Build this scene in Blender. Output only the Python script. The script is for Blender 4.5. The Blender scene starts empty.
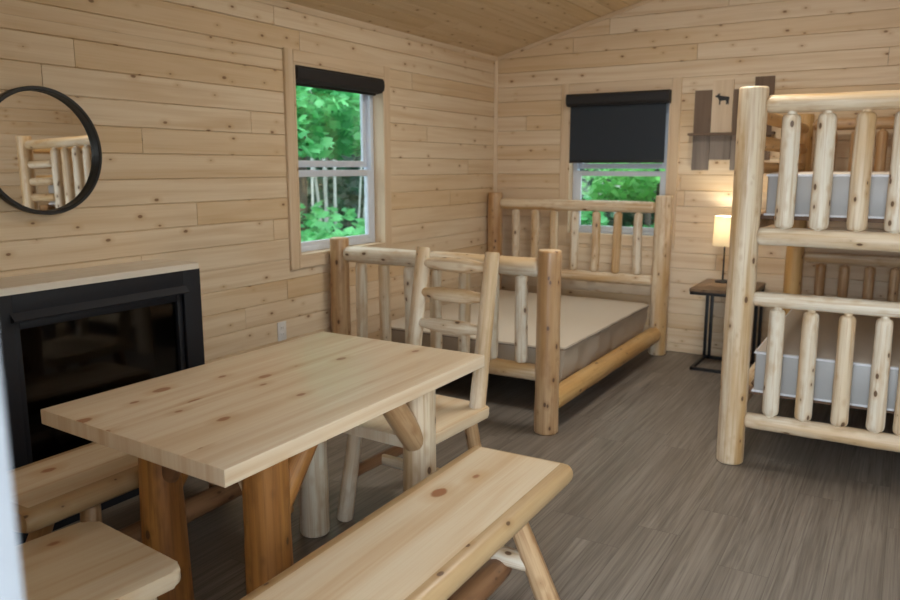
import bpy, bmesh, math, random
from mathutils import Vector, Matrix, Quaternion, noise as mnoise
R = math.radians
rnd = random.Random(7)
scene = bpy.context.scene
COL = scene.collection

# ------------------------------------------------------------------ helpers
def link(o, parent=None):
    COL.objects.link(o)
    if parent is not None:
        o.parent = parent
    return o

def empty(name, loc=(0, 0, 0), rotz=0.0):
    o = bpy.data.objects.new(name, None)
    o.empty_display_size = 0.1
    o.location = loc
    o.rotation_euler = (0, 0, rotz)
    return link(o)

def tag(o, label=None, cat=None, group=None, kind=None):
    if label: o['label'] = label
    if cat: o['category'] = cat
    if group: o['group'] = group
    if kind: o['kind'] = kind
    return o

def mesh_obj(name, bm, mats, parent=None, loc=(0, 0, 0), quat=None, smooth=None):
    me = bpy.data.meshes.new(name)
    bm.normal_update()
    bm.to_mesh(me)
    bm.free()
    if not isinstance(mats, (list, tuple)):
        mats = [mats]
    for m in mats:
        me.materials.append(m)
    if smooth is not None:
        for p in me.polygons:
            p.use_smooth = True
        me.set_sharp_from_angle(angle=R(smooth))
    o = bpy.data.objects.new(name, me)
    o.location = loc
    if quat is not None:
        o.rotation_mode = 'QUATERNION'
        o.rotation_quaternion = quat
    return link(o, parent)

def add_box(bm, lo, hi, mi=0, bevel=0.0):
    r = bmesh.ops.create_cube(bm, size=1.0)
    vs = r['verts']
    for v in vs:
        v.co = Vector([lo[i] + (v.co[i] + 0.5) * (hi[i] - lo[i]) for i in range(3)])
    fs = list({f for v in vs for f in v.link_faces})
    if bevel > 0:
        es = list({e for v in vs for e in v.link_edges})
        rb = bmesh.ops.bevel(bm, geom=es, offset=bevel, segments=2, affect='EDGES', profile=0.5)
        fs = list({f for v in vs if v.is_valid for f in v.link_faces} | set(rb['faces']))
    for f in fs:
        if f.is_valid: f.material_index = mi
    return fs

def box_obj(name, lo, hi, mat, parent=None, bevel=0.004, loc=(0, 0, 0)):
    bm = bmesh.new()
    add_box(bm, lo, hi, 0, bevel)
    return mesh_obj(name, bm, mat, parent, loc, smooth=35)

def lathe(bm, prof, seg=32, mi=0, center=(0, 0), closed=True):
    rings = []
    for (r, z) in prof:
        ring = [bm.verts.new((center[0] + r * math.cos(2 * math.pi * k / seg), center[1] + r * math.sin(2 * math.pi * k / seg), z)) for k in range(seg)]
        rings.append(ring)
    for a, b in zip(rings[:-1], rings[1:]):
        for k in range(seg):
            f = bm.faces.new((a[k], a[(k + 1) % seg], b[(k + 1) % seg], b[k])); f.material_index = mi
    if closed:
        f = bm.faces.new(list(reversed(rings[0]))); f.material_index = mi
        f = bm.faces.new(rings[-1]); f.material_index = mi

def tube(bm, pts, r, seg=8, mi=0):
    """round bar along a list of points"""
    rings = []
    for i, p in enumerate(pts):
        p = Vector(p)
        a = Vector(pts[max(i - 1, 0)]); b = Vector(pts[min(i + 1, len(pts) - 1)])
        d = (b - a).normalized()
        q = d.to_track_quat('Z', 'Y')
        rings.append([bm.verts.new(p + q @ Vector((r * math.cos(2 * math.pi * k / seg), r * math.sin(2 * math.pi * k / seg), 0))) for k in range(seg)])
    for a, b in zip(rings[:-1], rings[1:]):
        for k in range(seg):
            bm.faces.new((a[k], a[(k + 1) % seg], b[(k + 1) % seg], b[k])).material_index = mi
    bm.faces.new(list(reversed(rings[0]))).material_index = mi
    bm.faces.new(rings[-1]).material_index = mi

def log_bm(L, r0, r1, ends=('chamfer', 'chamfer'), seg=22, wob=0.05, bow=0.0, seed=0):
    """peeled log along +Z from 0 to L. ends: flat, chamfer, tenon, round"""
    prof = []          # (t along, radius factor absolute)
    def rad(t): return r0 + (r1 - r0) * t
    def end(kind, r):
        if kind == 'flat': return [(0.0, r)]
        if kind == 'chamfer': return [(0.0, r * 0.90), (0.006, r * 0.985), (0.012, r)]
        if kind == 'round': return [(0.0, r * 0.55), (0.006, r * 0.78), (0.016, r * 0.93), (0.032, r)]
        if kind == 'tenon': return [(0.0, r * 0.5), (0.03, r * 0.52), (0.0305, r * 0.62), (0.036, r * 0.86), (0.044, r * 0.96), (0.058, r)]
        if kind == 'cut': return [(0.0, r * 0.62), (0.03, r * 0.68), (0.06, r * 0.82), (0.10, r * 0.96), (0.13, r)]
    a = end(ends[0], r0); b = end(ends[1], r1)
    n = max(3, int(L / 0.06))
    za = a[-1][0]; zb = L - b[-1][0]
    prof += a
    for i in range(1, n):
        z = za + (zb - za) * i / n
        prof.append((z, rad(z / L)))
    prof += [(L - z, r) for (z, r) in reversed(b)]
    bm = bmesh.new()
    rings = []
    for (z, r) in prof:
        ring = []
        cx = bow * math.sin(math.pi * z / L)
        ox = 0.25 * r * wob * mnoise.noise(Vector((z * 3.1, seed * 7.7, 3.3))) * 4
        oy = 0.25 * r * wob * mnoise.noise(Vector((z * 3.1, seed * 5.1, 9.3))) * 4
        for k in range(seg):
            th = 2 * math.pi * k / seg
            nv = mnoise.noise(Vector((math.cos(th) * 1.3 + seed * 3.17, math.sin(th) * 1.3, z * 5.0)))
            nv2 = mnoise.noise(Vector((math.cos(th) * 2.6, math.sin(th) * 2.6 + seed * 1.7, z * 11.0)))
            rr = r * (1 + wob * nv + wob * 0.5 * nv2)
            ring.append(bm.verts.new((cx + ox + rr * math.cos(th), oy + rr * math.sin(th), z)))
        rings.append(ring)
    for p, q in zip(rings[:-1], rings[1:]):
        for k in range(seg):
            bm.faces.new((p[k], p[(k + 1) % seg], q[(k + 1) % seg], q[k]))
    f1 = bm.faces.new(list(reversed(rings[0]))); f2 = bm.faces.new(rings[-1])
    f1.material_index = 1; f2.material_index = 1
    return bm

_ls = [0]
def log(name, p0, p1, r0, mat, parent, r1=None, ends=('chamfer', 'chamfer'), wob=0.05, bow=0.0, spin=None):
    p0 = Vector(p0); p1 = Vector(p1)
    d = p1 - p0
    _ls[0] += 1
    bm = log_bm(d.length, r0, r1 if r1 else r0, ends, wob=wob, bow=bow, seed=_ls[0])
    q = d.normalized().to_track_quat('Z', 'Y')
    if spin is None: spin = (_ls[0] * 2.399) % 6.283
    q = q @ Quaternion((0, 0, 1), spin)
    return mesh_obj(name, bm, [mat, M['end_grain']], parent, p0, q, smooth=50)

# ------------------------------------------------------------------ materials
M = {}
class NT:
    def __init__(s, name):
        m = bpy.data.materials.new(name); m.use_nodes = True
        s.m = m; s.t = m.node_tree; s.n = s.t.nodes; s.l = s.t.links
        s.b = s.n['Principled BSDF']
    def node(s, typ, **kw):
        nd = s.n.new(typ)
        for k, v in kw.items():
            if k in nd.inputs.keys(): nd.inputs[k].default_value = v
            else: setattr(nd, k, v)
        return nd
    def link(s, a, b): s.l.new(a, b)
    def math(s, op, a, b=None, clamp=False):
        nd = s.n.new('ShaderNodeMath'); nd.operation = op; nd.use_clamp = clamp
        for i, v in enumerate((a, b)):
            if v is None: continue
            if isinstance(v, (int, float)): nd.inputs[i].default_value = v
            else: s.l.new(v, nd.inputs[i])
        return nd.outputs[0]
    def mix(s, f, a, b, blend='MIX'):
        nd = s.n.new('ShaderNodeMix'); nd.data_type = 'RGBA'; nd.blend_type = blend
        for i, v in ((0, f), (6, a), (7, b)):
            if isinstance(v, (int, float)): nd.inputs[i].default_value = v
            elif isinstance(v, tuple): nd.inputs[i].default_value = (*v, 1) if len(v) == 3 else v
            else: s.l.new(v, nd.inputs[i])
        return nd.outputs[2]
    def ramp(s, f, lo, hi):
        nd = s.n.new('ShaderNodeMapRange'); nd.clamp = True
        s.l.new(f, nd.inputs[0]); nd.inputs[1].default_value = lo; nd.inputs[2].default_value = hi
        return nd.outputs[0]
    def vmul(s, v, scale, add=None):
        nd = s.n.new('ShaderNodeVectorMath'); nd.operation = 'MULTIPLY'
        s.l.new(v, nd.inputs[0]); nd.inputs[1].default_value = scale
        out = nd.outputs[0]
        if add is not None:
            n2 = s.n.new('ShaderNodeVectorMath'); n2.operation = 'ADD'
            s.l.new(out, n2.inputs[0]); s.l.new(add, n2.inputs[1]); out = n2.outputs[0]
        return out
    def noise(s, v, scale=1.0, detail=3.0, rough=0.55, dist=0.0):
        nd = s.n.new('ShaderNodeTexNoise')
        s.l.new(v, nd.inputs['Vector']); nd.inputs['Scale'].default_value = scale
        nd.inputs['Detail'].default_value = detail; nd.inputs['Roughness'].default_value = rough
        nd.inputs['Distortion'].default_value = dist
        return nd.outputs['Fac']

def plain(name, color, rough=0.6, metal=0.0, spec=0.5, bump=0.0, var=0.06, scale=30):
    n = NT(name)
    tc = n.node('ShaderNodeTexCoord')
    f = n.noise(tc.outputs['Object'], scale, 4)
    dark = tuple(c * (1 - var) for c in color); lite = tuple(min(1, c * (1 + var)) for c in color)
    n.link(n.mix(f, dark, lite), n.b.inputs['Base Color'])
    n.b.inputs['Roughness'].default_value = rough
    n.b.inputs['Metallic'].default_value = metal
    n.b.inputs['Specular IOR Level'].default_value = spec
    if bump:
        b = n.node('ShaderNodeBump', Strength=bump, Distance=0.002)
        n.link(f, b.inputs['Height']); n.link(b.outputs[0], n.b.inputs['Normal'])
    M[name] = n.m
    return n.m

def board_mat(name, pale, warm, line, knot, rough=0.5, knot_amt=0.85, spec=0.35, kscale=(4.6, 8.2, 1), coat=0.0, band=0.3, ksize=0.06):
    """planed softwood; UV in metres along the grain, face attribute 'tone' per board"""
    n = NT(name)
    uv = n.node('ShaderNodeUVMap').outputs[0]
    at = n.node('ShaderNodeAttribute', attribute_name='tone').outputs['Fac']
    tone = n.ramp(at, 0.15, 1.0)
    base = n.mix(tone, pale, warm)
    # wide lengthwise figure
    fig = n.noise(n.vmul(uv, (0.9, 16.0, 1)), 1.0, 3, 0.5, 0.6)
    col = n.mix(n.math('MULTIPLY', n.ramp(fig, 0.45, 0.72), 0.48), base, line)
    # fine grain streaks
    fine = n.noise(n.vmul(uv, (2.5, 150.0, 1)), 1.0, 2, 0.6, 0.2)
    col = n.mix(n.math('MULTIPLY', n.ramp(fine, 0.45, 0.72), 0.22), col, line)
    blot = n.noise(n.vmul(uv, (1.6, 5.0, 1)), 1.0, 2)
    col = n.mix(n.math('MULTIPLY', n.ramp(blot, 0.45, 0.8), 0.35), col, pale)
    bandv = n.noise(n.vmul(uv, (0.35, 11.0, 1)), 1.0, 2, 0.5, 0.8)
    col = n.mix(n.math('MULTIPLY', n.ramp(bandv, 0.56, 0.70), band), col, line)
    # knots
    vo = n.node('ShaderNodeTexVoronoi', voronoi_dimensions='2D')
    wob = n.noise(n.vmul(uv, (20, 30, 1)), 1.0, 2)
    n.link(n.vmul(uv, kscale), vo.inputs['Vector']); vo.inputs['Scale'].default_value = 1.0
    sep = n.node('ShaderNodeSeparateColor'); n.link(vo.outputs['Color'], sep.inputs[0])
    size = n.math('MULTIPLY', sep.outputs[0], ksize)
    d = n.math('SUBTRACT', n.math('ADD', vo.outputs['Distance'], n.math('MULTIPLY', n.math('SUBTRACT', wob, 0.5), 0.05)), size)
    k = n.math('SUBTRACT', 1.0, n.ramp(d, -0.008, 0.02))
    on = n.math('GREATER_THAN', sep.outputs[1], 1.0 - 0.72 * knot_amt)
    halo = n.math('MULTIPLY', n.math('SUBTRACT', 1.0, n.ramp(d, 0.0, 0.16)), on)
    col = n.mix(n.math('MULTIPLY', halo, 0.5), col, line)
    col = n.mix(n.math('MULTIPLY', n.math('MULTIPLY', k, on), 0.85), col, knot)
    n.link(col, n.b.inputs['Base Color'])
    n.b.inputs['Roughness'].default_value = rough
    n.b.inputs['Specular IOR Level'].default_value = spec
    n.b.inputs['Coat Weight'].default_value = coat
    n.b.inputs['Coat Roughness'].default_value = 0.25
    bp = n.node('ShaderNodeBump', Strength=0.12, Distance=0.002)
    n.link(fine, bp.inputs['Height']); n.link(bp.outputs[0], n.b.inputs['Normal'])
    M[name] = n.m
    return n.m

def log_mat(name, pale, warm, streak, knot=(0.10, 0.045, 0.02), rough=0.45, warm_amt=0.5, spec=0.4, coat=0.15):
    """peeled log; object coordinates with Z along the log"""
    n = NT(name)
    tc = n.node('ShaderNodeTexCoord')
    oi = n.node('ShaderNodeObjectInfo')
    off = n.node('ShaderNodeCombineXYZ')
    for i, m_ in enumerate((31.0, 17.0, 53.0)):
        n.link(n.math('MULTIPLY', oi.outputs['Random'], m_), off.inputs[i])
    o = tc.outputs['Object']
    big = n.noise(n.vmul(o, (9, 9, 0.9), off.outputs[0]), 1.0, 2, 0.5, 0.4)
    col = n.mix(n.ramp(big, 0.62 - warm_amt * 0.35, 0.78 - warm_amt * 0.25), pale, warm)
    st = n.noise(n.vmul(o, (60, 60, 2.2), off.outputs[0]), 1.0, 3, 0.6, 0.3)
    col = n.mix(n.math('MULTIPLY', n.ramp(st, 0.46, 0.68), 0.62), col, streak)
    pt = n.noise(n.vmul(o, (14, 14, 5), off.outputs[0]), 1.0, 3, 0.6)
    col = n.mix(n.math('MULTIPLY', n.ramp(pt, 0.56, 0.70), 0.5), col, streak)
    vo = n.node('ShaderNodeTexVoronoi')
    n.link(n.vmul(o, (22, 22, 12.0), off.outputs[0]), vo.inputs['Vector'])
    vo.inputs['Scale'].default_value = 1.0
    sep = n.node('ShaderNodeSeparateColor'); n.link(vo.outputs['Color'], sep.inputs[0])
    sz = n.math('SUBTRACT', n.math('MULTIPLY', sep.outputs[0], 0.32), 0.13)
    d = n.math('SUBTRACT', vo.outputs['Distance'], sz)
    k = n.math('SUBTRACT', 1.0, n.ramp(d, -0.01, 0.05))
    halo = n.math('SUBTRACT', 1.0, n.ramp(d, 0.0, 0.30))
    col = n.mix(n.math('MULTIPLY', halo, 0.55), col, streak)
    col = n.mix(n.math('MULTIPLY', k, 0.9), col, knot)
    n.link(col, n.b.inputs['Base Color'])
    n.b.inputs['Roughness'].default_value = rough
    n.b.inputs['Specular IOR Level'].default_value = spec
    n.b.inputs['Coat Weight'].default_value = coat
    n.b.inputs['Coat Roughness'].default_value = 0.3
    bp = n.node('ShaderNodeBump', Strength=0.25, Distance=0.003)
    n.link(n.math('ADD', st, big), bp.inputs['Height']); n.link(bp.outputs[0], n.b.inputs['Normal'])
    M[name] = n.m
    return n.m

board_mat('wall_pine', (0.765, 0.64, 0.48), (0.685, 0.52, 0.33), (0.53, 0.345, 0.165), (0.20, 0.095, 0.045), rough=0.55)
board_mat('ceiling_pine', (0.69, 0.555, 0.38), (0.61, 0.465, 0.28), (0.48, 0.325, 0.165), (0.16, 0.07, 0.03), rough=0.55)
board_mat('trim_pine', (0.73, 0.595, 0.44), (0.68, 0.53, 0.365), (0.5, 0.33, 0.17), (0.2, 0.09, 0.04), rough=0.5, knot_amt=0.3)
board_mat('table_pine', (0.83, 0.725, 0.575), (0.79, 0.66, 0.485), (0.58, 0.36, 0.17), (0.34, 0.13, 0.05), rough=0.36, kscale=(3.0, 5.5, 1), coat=0.2, knot_amt=0.9, band=0.4, ksize=0.13)
board_mat('bench_pine', (0.82, 0.705, 0.54), (0.77, 0.63, 0.44), (0.60, 0.36, 0.15), (0.36, 0.13, 0.05), rough=0.36, kscale=(2.4, 4.0, 1), coat=0.2, knot_amt=0.75, band=0.65, ksize=0.085)
board_mat('mantel_pine', (0.86, 0.83, 0.77), (0.82, 0.77, 0.69), (0.70, 0.62, 0.52), (0.3, 0.18, 0.1), rough=0.5, knot_amt=0.4)
board_mat('weathered_board', (0.21, 0.15, 0.11), (0.165, 0.11, 0.078), (0.07, 0.045, 0.032), (0.03, 0.02, 0.015), rough=0.8, knot_amt=0.4)
board_mat('grey_board', (0.25, 0.215, 0.19), (0.20, 0.165, 0.145), (0.085, 0.07, 0.06), (0.03, 0.025, 0.02), rough=0.85, knot_amt=0.4)
board_mat('pale_board', (0.78, 0.65, 0.50), (0.74, 0.60, 0.44), (0.5, 0.35, 0.2), (0.3, 0.16, 0.08), rough=0.6, knot_amt=0.3)
board_mat('nightstand_board', (0.22, 0.145, 0.09), (0.17, 0.105, 0.06), (0.1, 0.06, 0.035), (0.04, 0.025, 0.015), rough=0.5, knot_amt=0.4)
log_mat('log_white', (0.77, 0.70, 0.58), (0.64, 0.46, 0.27), (0.50, 0.33, 0.165), warm_amt=0.42)
log_mat('log_cream', (0.75, 0.635, 0.475), (0.56, 0.36, 0.165), (0.45, 0.26, 0.105), warm_amt=0.52)
log_mat('log_honey', (0.60, 0.41, 0.235), (0.46, 0.265, 0.115), (0.34, 0.17, 0.07), warm_amt=0.55, rough=0.38, coat=0.3)
log_mat('log_orange', (0.48, 0.225, 0.06), (0.33, 0.135, 0.033), (0.17, 0.07, 0.02), warm_amt=0.5)
log_mat('log_golden', (0.62, 0.40, 0.17), (0.54, 0.31, 0.11), (0.42, 0.23, 0.075), warm_amt=0.5)
log_mat('log_brown', (0.30, 0.155, 0.075), (0.21, 0.10, 0.045), (0.17, 0.08, 0.04), warm_amt=0.5)
# sawn log ends
n = NT('end_grain')
tc = n.node('ShaderNodeTexCoord')
w = n.node('ShaderNodeTexWave', wave_type='RINGS', rings_direction='SPHERICAL')
n.link(tc.outputs['Object'], w.inputs['Vector'])
w.inputs['Scale'].default_value = 38; w.inputs['Distortion'].default_value = 2.0
n.link(n.mix(w.outputs['Fac'], (0.62, 0.46, 0.29), (0.72, 0.57, 0.38)), n.b.inputs['Base Color'])
n.b.inputs['Roughness'].default_value = 0.6
M['end_grain'] = n.m
plain('black_steel', (0.012, 0.013, 0.016), 0.42, 0.0, 0.5)
plain('fireplace_black', (0.014, 0.016, 0.023), 0.55, 0.0, 0.3)
plain('firebox_dark', (0.012, 0.011, 0.010), 0.7)
plain('ember_logs', (0.10, 0.075, 0.055), 0.9, var=0.4, scale=15)
plain('blind_black', (0.012, 0.012, 0.015), 0.6)
plain('vinyl_white', (0.64, 0.70, 0.80), 0.35)
plain('door_paint', (0.31, 0.33, 0.36), 0.6)
plain('outlet_white', (0.75, 0.76, 0.78), 0.4)
plain('outlet_slot', (0.05, 0.05, 0.05), 0.5)
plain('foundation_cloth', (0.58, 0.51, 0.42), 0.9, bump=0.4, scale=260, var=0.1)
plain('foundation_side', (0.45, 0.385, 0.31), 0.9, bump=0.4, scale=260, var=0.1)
plain('seam_cloth', (0.20, 0.165, 0.13), 0.9)
plain('mattress_vinyl', (0.44, 0.44, 0.435), 0.45, var=0.03)
plain('mattress_beige', (0.60, 0.53, 0.45), 0.8, var=0.04)
plain('piping_white', (0.75, 0.76, 0.8), 0.4)
plain('dark_slats', (0.16, 0.09, 0.05), 0.7)
plain('moose_black', (0.02, 0.018, 0.017), 0.6)
plain('forest_soil', (0.014, 0.032, 0.02), 0.95, var=0.5, scale=3)
plain('birch_bark', (0.40, 0.42, 0.40), 0.8, var=0.35, scale=12)
plain('dark_bark', (0.07, 0.055, 0.045), 0.9, var=0.4, scale=14)
plain('outside_siding', (0.3, 0.25, 0.2), 0.8)

# dark roller cloth, lets a trace of light through
n = NT('blind_cloth')
tcn = n.node('ShaderNodeTexCoord')
f = n.noise(tcn.outputs['Object'], 300, 2)
n.link(n.mix(f, (0.015, 0.022, 0.033), (0.026, 0.036, 0.050)), n.b.inputs['Base Color'])
n.b.inputs['Roughness'].default_value = 0.75
trl = n.node('ShaderNodeBsdfTransparent'); trl.inputs[0].default_value = (0.5, 0.55, 0.6, 1)
mx = n.node('ShaderNodeMixShader'); mx.inputs[0].default_value = 0.06
outn = n.n['Material Output']
n.link(n.b.outputs[0], mx.inputs[1]); n.link(trl.outputs[0], mx.inputs[2]); n.link(mx.outputs[0], outn.inputs['Surface'])
M['blind_cloth'] = n.m

def pane_mat(name, tint, spec_rough=0.02):
    n = NT(name)
    tr = n.node('ShaderNodeBsdfTransparent'); tr.inputs[0].default_value = (*tint, 1)
    gl = n.node('ShaderNodeBsdfGlossy'); gl.inputs['Roughness'].default_value = spec_rough
    fr = n.node('ShaderNodeFresnel'); geo = n.node('ShaderNodeNewGeometry')
    n.link(n.math('ADD', 1.45, n.math('MULTIPLY', geo.outputs['Backfacing'], 1 / 1.45 - 1.45)), fr.inputs[0])
    mx = n.node('ShaderNodeMixShader')
    n.link(fr.outputs[0], mx.inputs[0]); n.link(tr.outputs[0], mx.inputs[1]); n.link(gl.outputs[0], mx.inputs[2])
    n.link(mx.outputs[0], n.n['Material Output'].inputs['Surface'])
    M[name] = n.m
pane_mat('window_glass', (0.93, 0.97, 0.95))
pane_mat('fireplace_glass', (0.45, 0.45, 0.46), 0.05)

n = NT('mirror_glass')
n.b.inputs['Base Color'].default_value = (0.74, 0.735, 0.71, 1); n.b.inputs['Metallic'].default_value = 1.0
n.b.inputs['Roughness'].default_value = 0.0
M['mirror_glass'] = n.m

n = NT('lamp_shade_linen')
tcn = n.node('ShaderNodeTexCoord')
f = n.noise(tcn.outputs['Object'], 200, 2)
n.link(n.mix(f, (0.80, 0.75, 0.65), (0.86, 0.81, 0.71)), n.b.inputs['Base Color'])
n.b.inputs['Roughness'].default_value = 0.9
tl = n.node('ShaderNodeBsdfTranslucent'); tl.inputs[0].default_value = (0.85, 0.78, 0.64, 1)
mx = n.node('ShaderNodeMixShader'); mx.inputs[0].default_value = 0.55
n.link(n.b.outputs[0], mx.inputs[1]); n.link(tl.outputs[0], mx.inputs[2]); n.link(mx.outputs[0], n.n['Material Output'].inputs['Surface'])
M['lamp_shade_linen'] = n.m
n = NT('bulb_glow')
n.b.inputs['Emission Color'].default_value = (1, 0.72, 0.38, 1); n.b.inputs['Emission Strength'].default_value = 12
M['bulb_glow'] = n.m

def leaf_mat(name, a, b):
    n = NT(name)
    at = n.node('ShaderNodeAttribute', attribute_name='tone').outputs['Fac']
    c = n.mix(at, a, b)
    n.link(c, n.b.inputs['Base Color']); n.b.inputs['Roughness'].default_value = 0.55
    tl = n.node('ShaderNodeBsdfTranslucent'); n.link(c, tl.inputs[0])
    mx = n.node('ShaderNodeMixShader'); mx.inputs[0].default_value = 0.45
    n.link(n.b.outputs[0], mx.inputs[1]); n.link(tl.outputs[0], mx.inputs[2]); n.link(mx.outputs[0], n.n['Material Output'].inputs['Surface'])
    M[name] = n.m
leaf_mat('leaf_bright', (0.10, 0.42, 0.17), (0.26, 0.74, 0.32))
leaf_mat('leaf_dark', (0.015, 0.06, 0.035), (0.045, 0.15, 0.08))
leaf_mat('leaf_yellow', (0.12, 0.42, 0.12), (0.26, 0.66, 0.20))

# floor planks: vinyl, running along y
n = NT('plank_floor')
tcn = n.node('ShaderNodeTexCoord')
sx = n.node('ShaderNodeSeparateXYZ'); n.link(tcn.outputs['Object'], sx.inputs[0])
PW, PL = 0.18, 1.22
row = n.math('FLOOR', n.math('DIVIDE', sx.outputs[0], PW))
wn = n.node('ShaderNodeTexWhiteNoise', noise_dimensions='1D'); n.link(row, wn.inputs['W'])
yy = n.math('ADD', n.math('DIVIDE', sx.outputs[1], PL), n.math('MULTIPLY', wn.outputs['Value'], 7.0))
seg_ = n.math('FLOOR', yy)
cid = n.node('ShaderNodeCombineXYZ'); n.link(row, cid.inputs[0]); n.link(seg_, cid.inputs[1])
wn2 = n.node('ShaderNodeTexWhiteNoise', noise_dimensions='2D'); n.link(cid.outputs[0], wn2.inputs['Vector'])
offv = n.node('ShaderNodeCombineXYZ'); n.link(n.math('MULTIPLY', wn2.outputs['Value'], 40.0), offv.inputs[0]); n.link(n.math('MULTIPLY', wn2.outputs['Value'], 23.0), offv.inputs[1])
g1 = n.noise(n.vmul(tcn.outputs['Object'], (36, 0.9, 1), offv.outputs[0]), 1.0, 5, 0.62, 2.2)
g2 = n.noise(n.vmul(tcn.outputs['Object'], (130, 3, 1), offv.outputs[0]), 1.0, 2, 0.55, 0.4)
g3 = n.noise(n.vmul(tcn.outputs['Object'], (11, 0.6, 1), offv.outputs[0]), 1.0, 3, 0.55, 0.8)
col = n.mix(n.ramp(g3, 0.3, 0.7), (0.150, 0.127, 0.107), (0.275, 0.241, 0.208))
col = n.mix(n.math('MULTIPLY', n.ramp(g1, 0.42, 0.68), 0.8), col, (0.080, 0.065, 0.053))
col = n.mix(n.math('MULTIPLY', n.ramp(g2, 0.45, 0.7), 0.28), col, (0.36, 0.315, 0.275))
col = n.mix(n.math('MULTIPLY', wn2.outputs['Value'], 0.3), col, (0.17, 0.142, 0.12))
fx = n.math('FRACT', n.math('DIVIDE', sx.outputs[0], PW)); fy = n.math('FRACT', yy)
jx = n.math('MULTIPLY', n.math('LESS_THAN', fx, 0.012), 1.0); jy = n.math('LESS_THAN', fy, 0.002)
jj = n.math('MAXIMUM', jx, jy)
col = n.mix(n.math('MULTIPLY', jj, 0.6), col, (0.05, 0.04, 0.033))
n.link(col, n.b.inputs['Base Color'])
n.b.inputs['Roughness'].default_value = 0.42; n.b.inputs['Specular IOR Level'].default_value = 0.4
bp = n.node('ShaderNodeBump', Strength=0.15, Distance=0.002)
n.link(n.math('SUBTRACT', g1, jj), bp.inputs['Height']); n.link(bp.outputs[0], n.b.inputs['Normal'])
M['plank_floor'] = n.m

# ------------------------------------------------------------------ boarding
class Boards:
    """tongue-and-groove boards collected into one mesh"""
    def __init__(s, seed=1):
        s.bm = bmesh.new(); s.uv = s.bm.loops.layers.uv.new('UVMap'); s.tone = s.bm.faces.layers.float.new('tone')
        s.r = random.Random(seed)
    def prism(s, o, U, V, N, u0, u1, prof, mi=0, tone=None, uoff=None, voff=None):
        """prof: list of (v, n) around the section; extruded from u0 to u1"""
        t = s.r.random() if tone is None else tone
        uo = s.r.random() * 60 if uoff is None else uoff
        vo = s.r.random() * 60 if voff is None else voff
        n = len(prof)
        A = [s.bm.verts.new(o + U * u0 + V * v + N * w) for v, w in prof]
        B = [s.bm.verts.new(o + U * u1 + V * v + N * w) for v, w in prof]
        per = [0.0]
        for i in range(n):
            a, b = prof[i], prof[(i + 1) % n]
            per.append(per[-1] + math.hypot(b[0] - a[0], b[1] - a[1]))
        fs = []
        for i in range(n):
            j = (i + 1) % n
            f = s.bm.faces.new((A[i], B[i], B[j], A[j])); fs.append(f)
            f.material_index = mi; f[s.tone] = t
            for lp, (uu, vv) in zip(f.loops, ((u0, per[i]), (u1, per[i]), (u1, per[i + 1]), (u0, per[i + 1]))):
                lp[s.uv].uv = (uu + uo, vv + vo)
        for ring, rev, uu in ((A, True, u0), (B, False, u1)):
            f = s.bm.faces.new(list(reversed(ring)) if not rev else ring)
            f.material_index = mi; f[s.tone] = t
            pr = prof if rev else list(reversed(prof))
            for lp, (v, w) in zip(f.loops, pr):
                lp[s.uv].uv = (w * 0.2 + uo, v + vo)
        return fs
    def done(s, name, mats, parent=None, smooth=None, loc=(0, 0, 0)):
        bmesh.ops.recalc_face_normals(s.bm, faces=s.bm.faces[:])
        return mesh_obj(name, s.bm, mats, parent, loc, smooth=smooth)

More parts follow.
